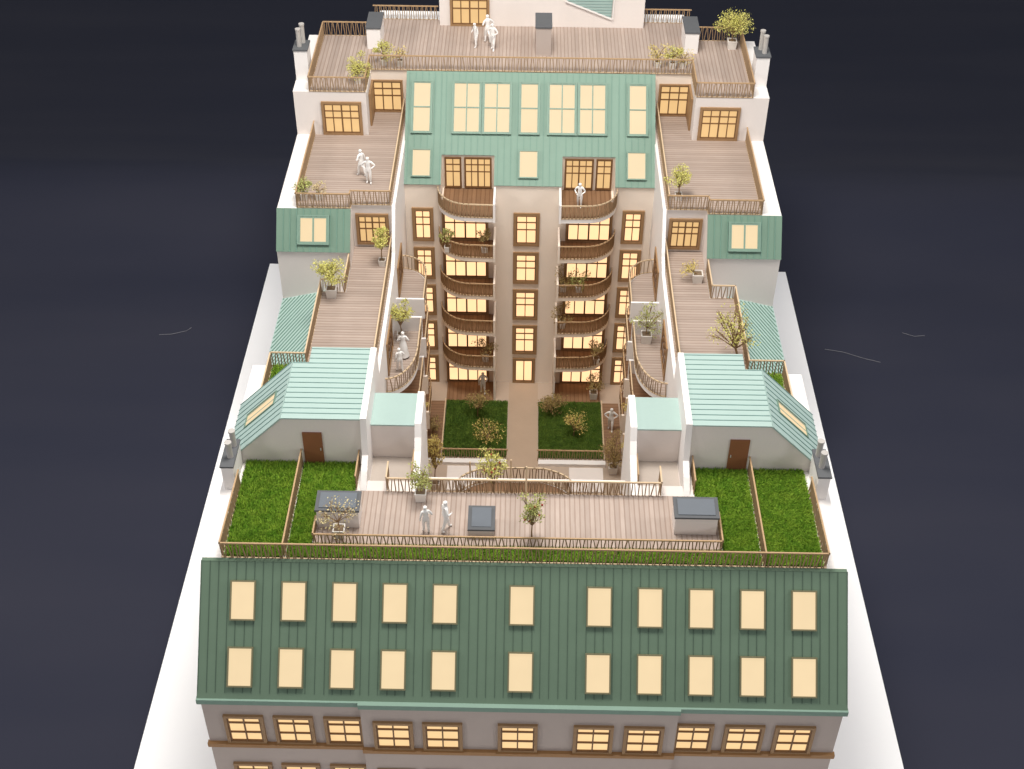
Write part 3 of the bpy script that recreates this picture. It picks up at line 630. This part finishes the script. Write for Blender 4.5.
PP('shrub', 'upright olive shrub with small dark red berries at the middle of the front deck', .35, -4.5, 15.09, 2.6, .62, 'leaf_green', pot=0, clumps=16, n=22, cat='shrub', berries=1, flat=1.6)
PP('potted_plant', 'bright yellow-green plant with red berries behind the middle of the rear deck railing', -1.55, .4, 12.0, 3.7, .75, 'leaf_yellow', pot=.45, clumps=12, n=30, berries=1)
PP('shrub', 'brown shrub at the rear edge of the left courtyard lawn', -3.2, 20.4, .05, 2.3, .85, 'leaf_brown', pot=0, clumps=12, n=26, cat='shrub')
PP('shrub', 'golden spreading shrub at the front of the left courtyard lawn', -2.5, 18.0, .05, 1.3, 1.0, 'leaf_gold', pot=0, clumps=12, n=18, cat='shrub', flat=.5, spread=1.2)
PP('shrub', 'dense brown bush at the rear left of the right courtyard lawn', 1.75, 20.9, .05, 1.7, 1.0, 'leaf_brown', pot=0, clumps=16, n=34, cat='shrub', flat=.7)
PP('shrub', 'golden shrub in the middle of the right courtyard lawn', 3.3, 18.6, .05, 1.8, .95, 'leaf_gold', pot=0, clumps=12, n=18, cat='shrub', flat=.8)
PP('potted_tree', 'brown shrub in a planter on the ground deck under the right balconies', 4.7, 22.6, .09, 1.7, .75, 'leaf_brown', pot=.55, clumps=10, n=24)
PP('potted_tree', 'bushy shrub in a planter at the front right corner of the courtyard', 5.75, 15.3, .05, 2.9, .85, 'leaf_brown', pot=.6, clumps=16, n=30, flat=1.4)
PP('shrub', 'thin olive shrub beside the left courtyard lawn', -6.15, 18.6, .09, 1.4, .7, 'leaf_brown', pot=0, clumps=10, n=22, cat='shrub')
PP('shrub', 'tall narrow yellow-green shrub at the front left corner of the courtyard', -5.65, 13.6, .05, 4.3, .5, 'leaf_gold', pot=.5, clumps=22, n=26, cat='shrub', flat=3.2)
PP('potted_tree', 'wide spreading yellow tree in a white planter at the rear of the upper right terrace', 13.0, 33.4, 21.06, 2.15, 1.25, 'leaf_yellow', pot=.6, clumps=22, n=40, flat=.5)
PP('potted_plant', 'sparse plant, left of the three planters at the right end of the upper railing', 8.0, 30.6, 21.06, 1.6, .75, 'leaf_gold', clumps=9, n=18)
PP('potted_plant', 'yellow plant, middle of the three planters at the right end of the upper railing', 8.95, 30.5, 21.06, 1.7, .7, 'leaf_yellow', clumps=9, n=20)
PP('potted_plant', 'twiggy plant, right of the three planters at the right end of the upper railing', 9.6, 30.6, 21.06, 1.3, .75, 'leaf_gold', clumps=8, n=14)
PP('potted_plant', 'bushy yellow-green shrub at the inner front corner of the middle right terrace', 8.75, 19.9, 18.06, 1.9, .78, 'leaf_yellow', clumps=14, n=30)
PP('potted_plant', 'small leaning twig plant in a white planter below the door of the lower right terrace', 9.8, 15.9, 15.06, 1.25, .6, 'leaf_gold', pot=.6, clumps=8, n=14, skew=(-.5, .1))
PP('potted_tree', 'tall open yellow tree behind the right rooftop house on the lower right terrace', 11.35, 8.6, 15.06, 3.0, 1.25, 'leaf_yellow', pot=0, clumps=16, n=22, stem=.09, skew=(-.5, 0), cat='tree')
PP('potted_tree', 'open green tree in a white planter on the top right curved balcony', 6.95, 14.0, 12.04, 2.3, .95, 'leaf_green', pot=.62, clumps=13, n=22)
GB = 'plants on the rear facade balconies'
for x, k, leaf, rr_, hh, lb in ((-5.1, 4, 'leaf_green', .55, 1.7, 'green spiky plant at the left end of the second highest left rear balcony'),
    (-2.75, 4, 'leaf_brown', .45, 1.5, 'thin brown plant at the divider of the second highest left rear balcony'),
    (-2.75, 1, 'leaf_brown', .75, 1.7, 'brown plant in a planter on the lowest left rear balcony'),
    (2.3, 3, 'leaf_brown', .65, 1.5, 'spiky brown plant at the divider of the third highest right rear balcony'),
    (3.35, 3, 'leaf_green', .7, 1.25, 'wide green plant in the middle of the third highest right rear balcony'),
    (2.35, 2, 'leaf_brown', .7, 1.7, 'dark bushy plant at the divider of the fourth highest right rear balcony'),
    (4.75, 1, 'leaf_brown', .5, 1.7, 'small plant at the curved end of the lowest right rear balcony')):
    PP('potted_plant', lb, x, 22.85, 3*k+.04, hh, rr_, leaf, clumps=9, n=20, group=GB)
for s, k, yy in ((-1, 2, 14.0), (1, 2, 14.0), (1, 1, 13.8)):
    PP('potted_plant', f'golden plant on the {"left" if s < 0 else "right"} side balcony, {"second" if k == 2 else "first"} floor above the courtyard', s*6.5, yy-.2, 3*k+.04, 1.5, .5, 'leaf_gold', clumps=9, n=22, group='plants on the side balconies')
# ================================================================= PEOPLE
def person(label, x, y, z, head=0, stride=.12, arm=('down', 'down'), H=1.72, dress=False, lean=0, hold=None):
    o = empty('person', (x, y, z), label, 'person', 'white figures standing on the model'); k = H/1.72*1.06
    ca, sa = cos(head), sin(head)
    def T(p):
        px, py, pz = p[0], p[1]+lean*max(0, p[2]-.9)*.35, p[2]
        return ((px*ca-py*sa)*k, (px*sa+py*ca)*k, pz*k)
    V = []; E_ = []; Rd = []
    def add(p, r, par=None):
        V.append(T(p)); Rd.append(r*k*1.16); i = len(V)-1
        if par is not None: E_.append((par, i))
        return i
    pel = add((0, 0, .95), .125); wa = add((0, 0, 1.10), .11, pel); ch = add((0, .01, 1.30), .135, wa); nk0 = add((0, 0, 1.43), .075, ch); nk = add((0, .01, 1.50), .052, nk0)
    h1 = add((0, .025, 1.575), .082, nk); h2 = add((0, .015, 1.65), .098, h1); add((0, .0, 1.71), .065, h2)
    hands = []
    for s_, am in ((-1, arm[0]), (1, arm[1])):
        sh = add((s_*.17, 0, 1.385), .062, nk0)
        if am == 'down': e, wr = (s_*.235, -.02, 1.12), (s_*.25, .06, .88)
        elif am == 'bent': e, wr = (s_*.31, -.03, 1.14), (s_*.19, .16, 1.08)
        elif am == 'hip': e, wr = (s_*.40, -.02, 1.17), (s_*.19, .06, 1.02)
        elif am == 'out': e, wr = (s_*.35, .06, 1.20), (s_*.50, .20, 1.08)
        else: e, wr = (s_*.28, .12, 1.18), (s_*.14, .30, 1.30)
        ei = add(e, .046, sh); wi = add(wr, .032, ei)
        d = (Vector(wr)-Vector(e)).normalized(); pm = Vector(wr)+d*.06; add(pm, .036, wi); hands.append((pm, d, s_))
    for s_, st in ((-1, stride), (1, -stride)):
        hp = add((s_*.09, 0, .86), .098, pel); kn = add((s_*.10, st*.55+.03, .48), .066, hp); an = add((s_*.105, st-.02, .09), .043, kn)
        add((s_*.12, st+.12, .045), .042, an)
    me = bpy.data.meshes.new('body'); me.from_pydata(V, E_, []); me.materials.append(M['figure'])
    bo = bpy.data.objects.new('body', me); COL.objects.link(bo)
    sk = bo.modifiers.new('skin', 'SKIN'); sk.use_smooth_shade = True
    for i, sv in enumerate(me.skin_vertices[0].data): sv.radius = (Rd[i], Rd[i]*(.78 if i in (0, 1, 2) else 1)); sv.use_root = (i == 0)
    ss = bo.modifiers.new('sub', 'SUBSURF'); ss.levels = 1; ss.render_levels = 1
    dg = bpy.context.evaluated_depsgraph_get(); ev = bo.evaluated_get(dg); nm = bpy.data.meshes.new_from_object(ev)
    bo.modifiers.clear(); bo.data = nm; nm.name = 'body'
    if not nm.materials: nm.materials.append(M['figure'])
    # fingers and nose joined to the body mesh
    ex = MB()
    for pm, d, s_ in hands:
        sd = d.cross(Vector((0, 1, .2))).normalized(); nrm = d.cross(sd)
        for f_ in range(4):
            b0 = pm+d*.03+sd*(f_-1.5)*.018; L = (.062, .075, .07, .055)[f_]
            ex.tube([T(b0), T(b0+d*L*.55+nrm*.006), T(b0+d*L+nrm*.022)], [.0095, .0085, .006], 5)
        b0 = pm-sd*s_*.03; ex.tube([T(b0), T(b0+d*.03-sd*s_*.025), T(b0+d*.055-sd*s_*.03+nrm*.01)], [.011, .0095, .007], 5)
    ex.tube([T((0, .10, 1.665)), T((0, .125, 1.635)), T((0, .10, 1.62))], [.008, .016, .008], 5)
    import bmesh
    bm = bmesh.new(); bm.from_mesh(nm); off = [bm.verts.new(v) for v in ex.v]
    for f_ in ex.f:
        try: bm.faces.new([off[i] for i in f_])
        except ValueError: pass
    bm.to_mesh(nm); bm.free()
    for p in nm.polygons: p.use_smooth = True
    bo.parent = o; WLOC[bo.name] = Vector((x, y, z))
    if dress:
        m = MB(); n = 14; rings = []
        for zz, rx, ry in ((1.12, .14, .11), (.95, .18, .15), (.6, .23, .21), (.25, .29, .27), (.12, .31, .29)):
            rings.append(len(m.v)); m.v += [tuple(Vector(T((rx*cos(t*2*pi/n)*(1+.06*(t % 2)), ry*sin(t*2*pi/n)*(1+.06*(t % 2)), zz)))+Vector((x, y, z))) for t in range(n)]
        for a_, b_ in zip(rings, rings[1:]):
            for t in range(n): u = (t+1) % n; m.f.append((a_+t, a_+u, b_+u, b_+t))
        m.build('dress', 'figure', o, True)
    return o
person('white figure in a long dress standing apart left of the pair on the top terrace', -3.6, 33.0, 21.06, 2.2, .1, ('down', 'bent'), 1.6, lean=.3)
person('taller rear white figure of the pair on the top terrace, upper body leaning back', -2.86, 33.6, 21.06, .4, .12, ('bent', 'hip'), 1.85)
person('front white figure of the pair on the top terrace in wide coat', -2.5, 32.6, 21.06, 2.8, .16, ('bent', 'bent'), 1.75)
person('white figure walking on the left of the pair on the middle left terrace', -10.05, 21.9, 18.06, .8, .2, ('bent', 'down'), 1.72)
person('white figure with elbows out, right of the pair on the middle left terrace', -9.55, 21.1, 18.06, 3.1, .06, ('hip', 'hip'), 1.72)
person('white figure leaning on the highest right rear balcony railing', 3.15, 23.5, 15.04, 2.9, .05, ('bent', 'bent'), 1.72, lean=.2)
person('white figure in a long dress facing the tree on the top left curved balcony', -7.05, 12.2, 12.04, 0.1, .06, ('bent', 'bent'), 1.72, dress=True)
person('smaller white figure nearer the curved railing of the top left balcony', -7.15, 10.9, 12.04, .5, .14, ('down', 'bent'), 1.6)
person('slim white figure standing left of the other one on the front deck', -4.55, -4.25, 15.09, .3, .08, ('down', 'bent'), 1.62)
person('taller white figure walking beside the grey hatch on the front deck', -3.65, -4.1, 15.09, 5.2, .22, ('down', 'bent'), 1.8)
person('white figure standing on the ground deck under the left rear balconies', -2.95, 22.9, .09, 3.2, .1, ('bent', 'down'), 1.75)
person('white figure with bent elbows beside the right courtyard lawn', 5.75, 19.3, .09, 3.0, .16, ('hip', 'hip'), 1.85)
SC.cycles.max_bounces = 8
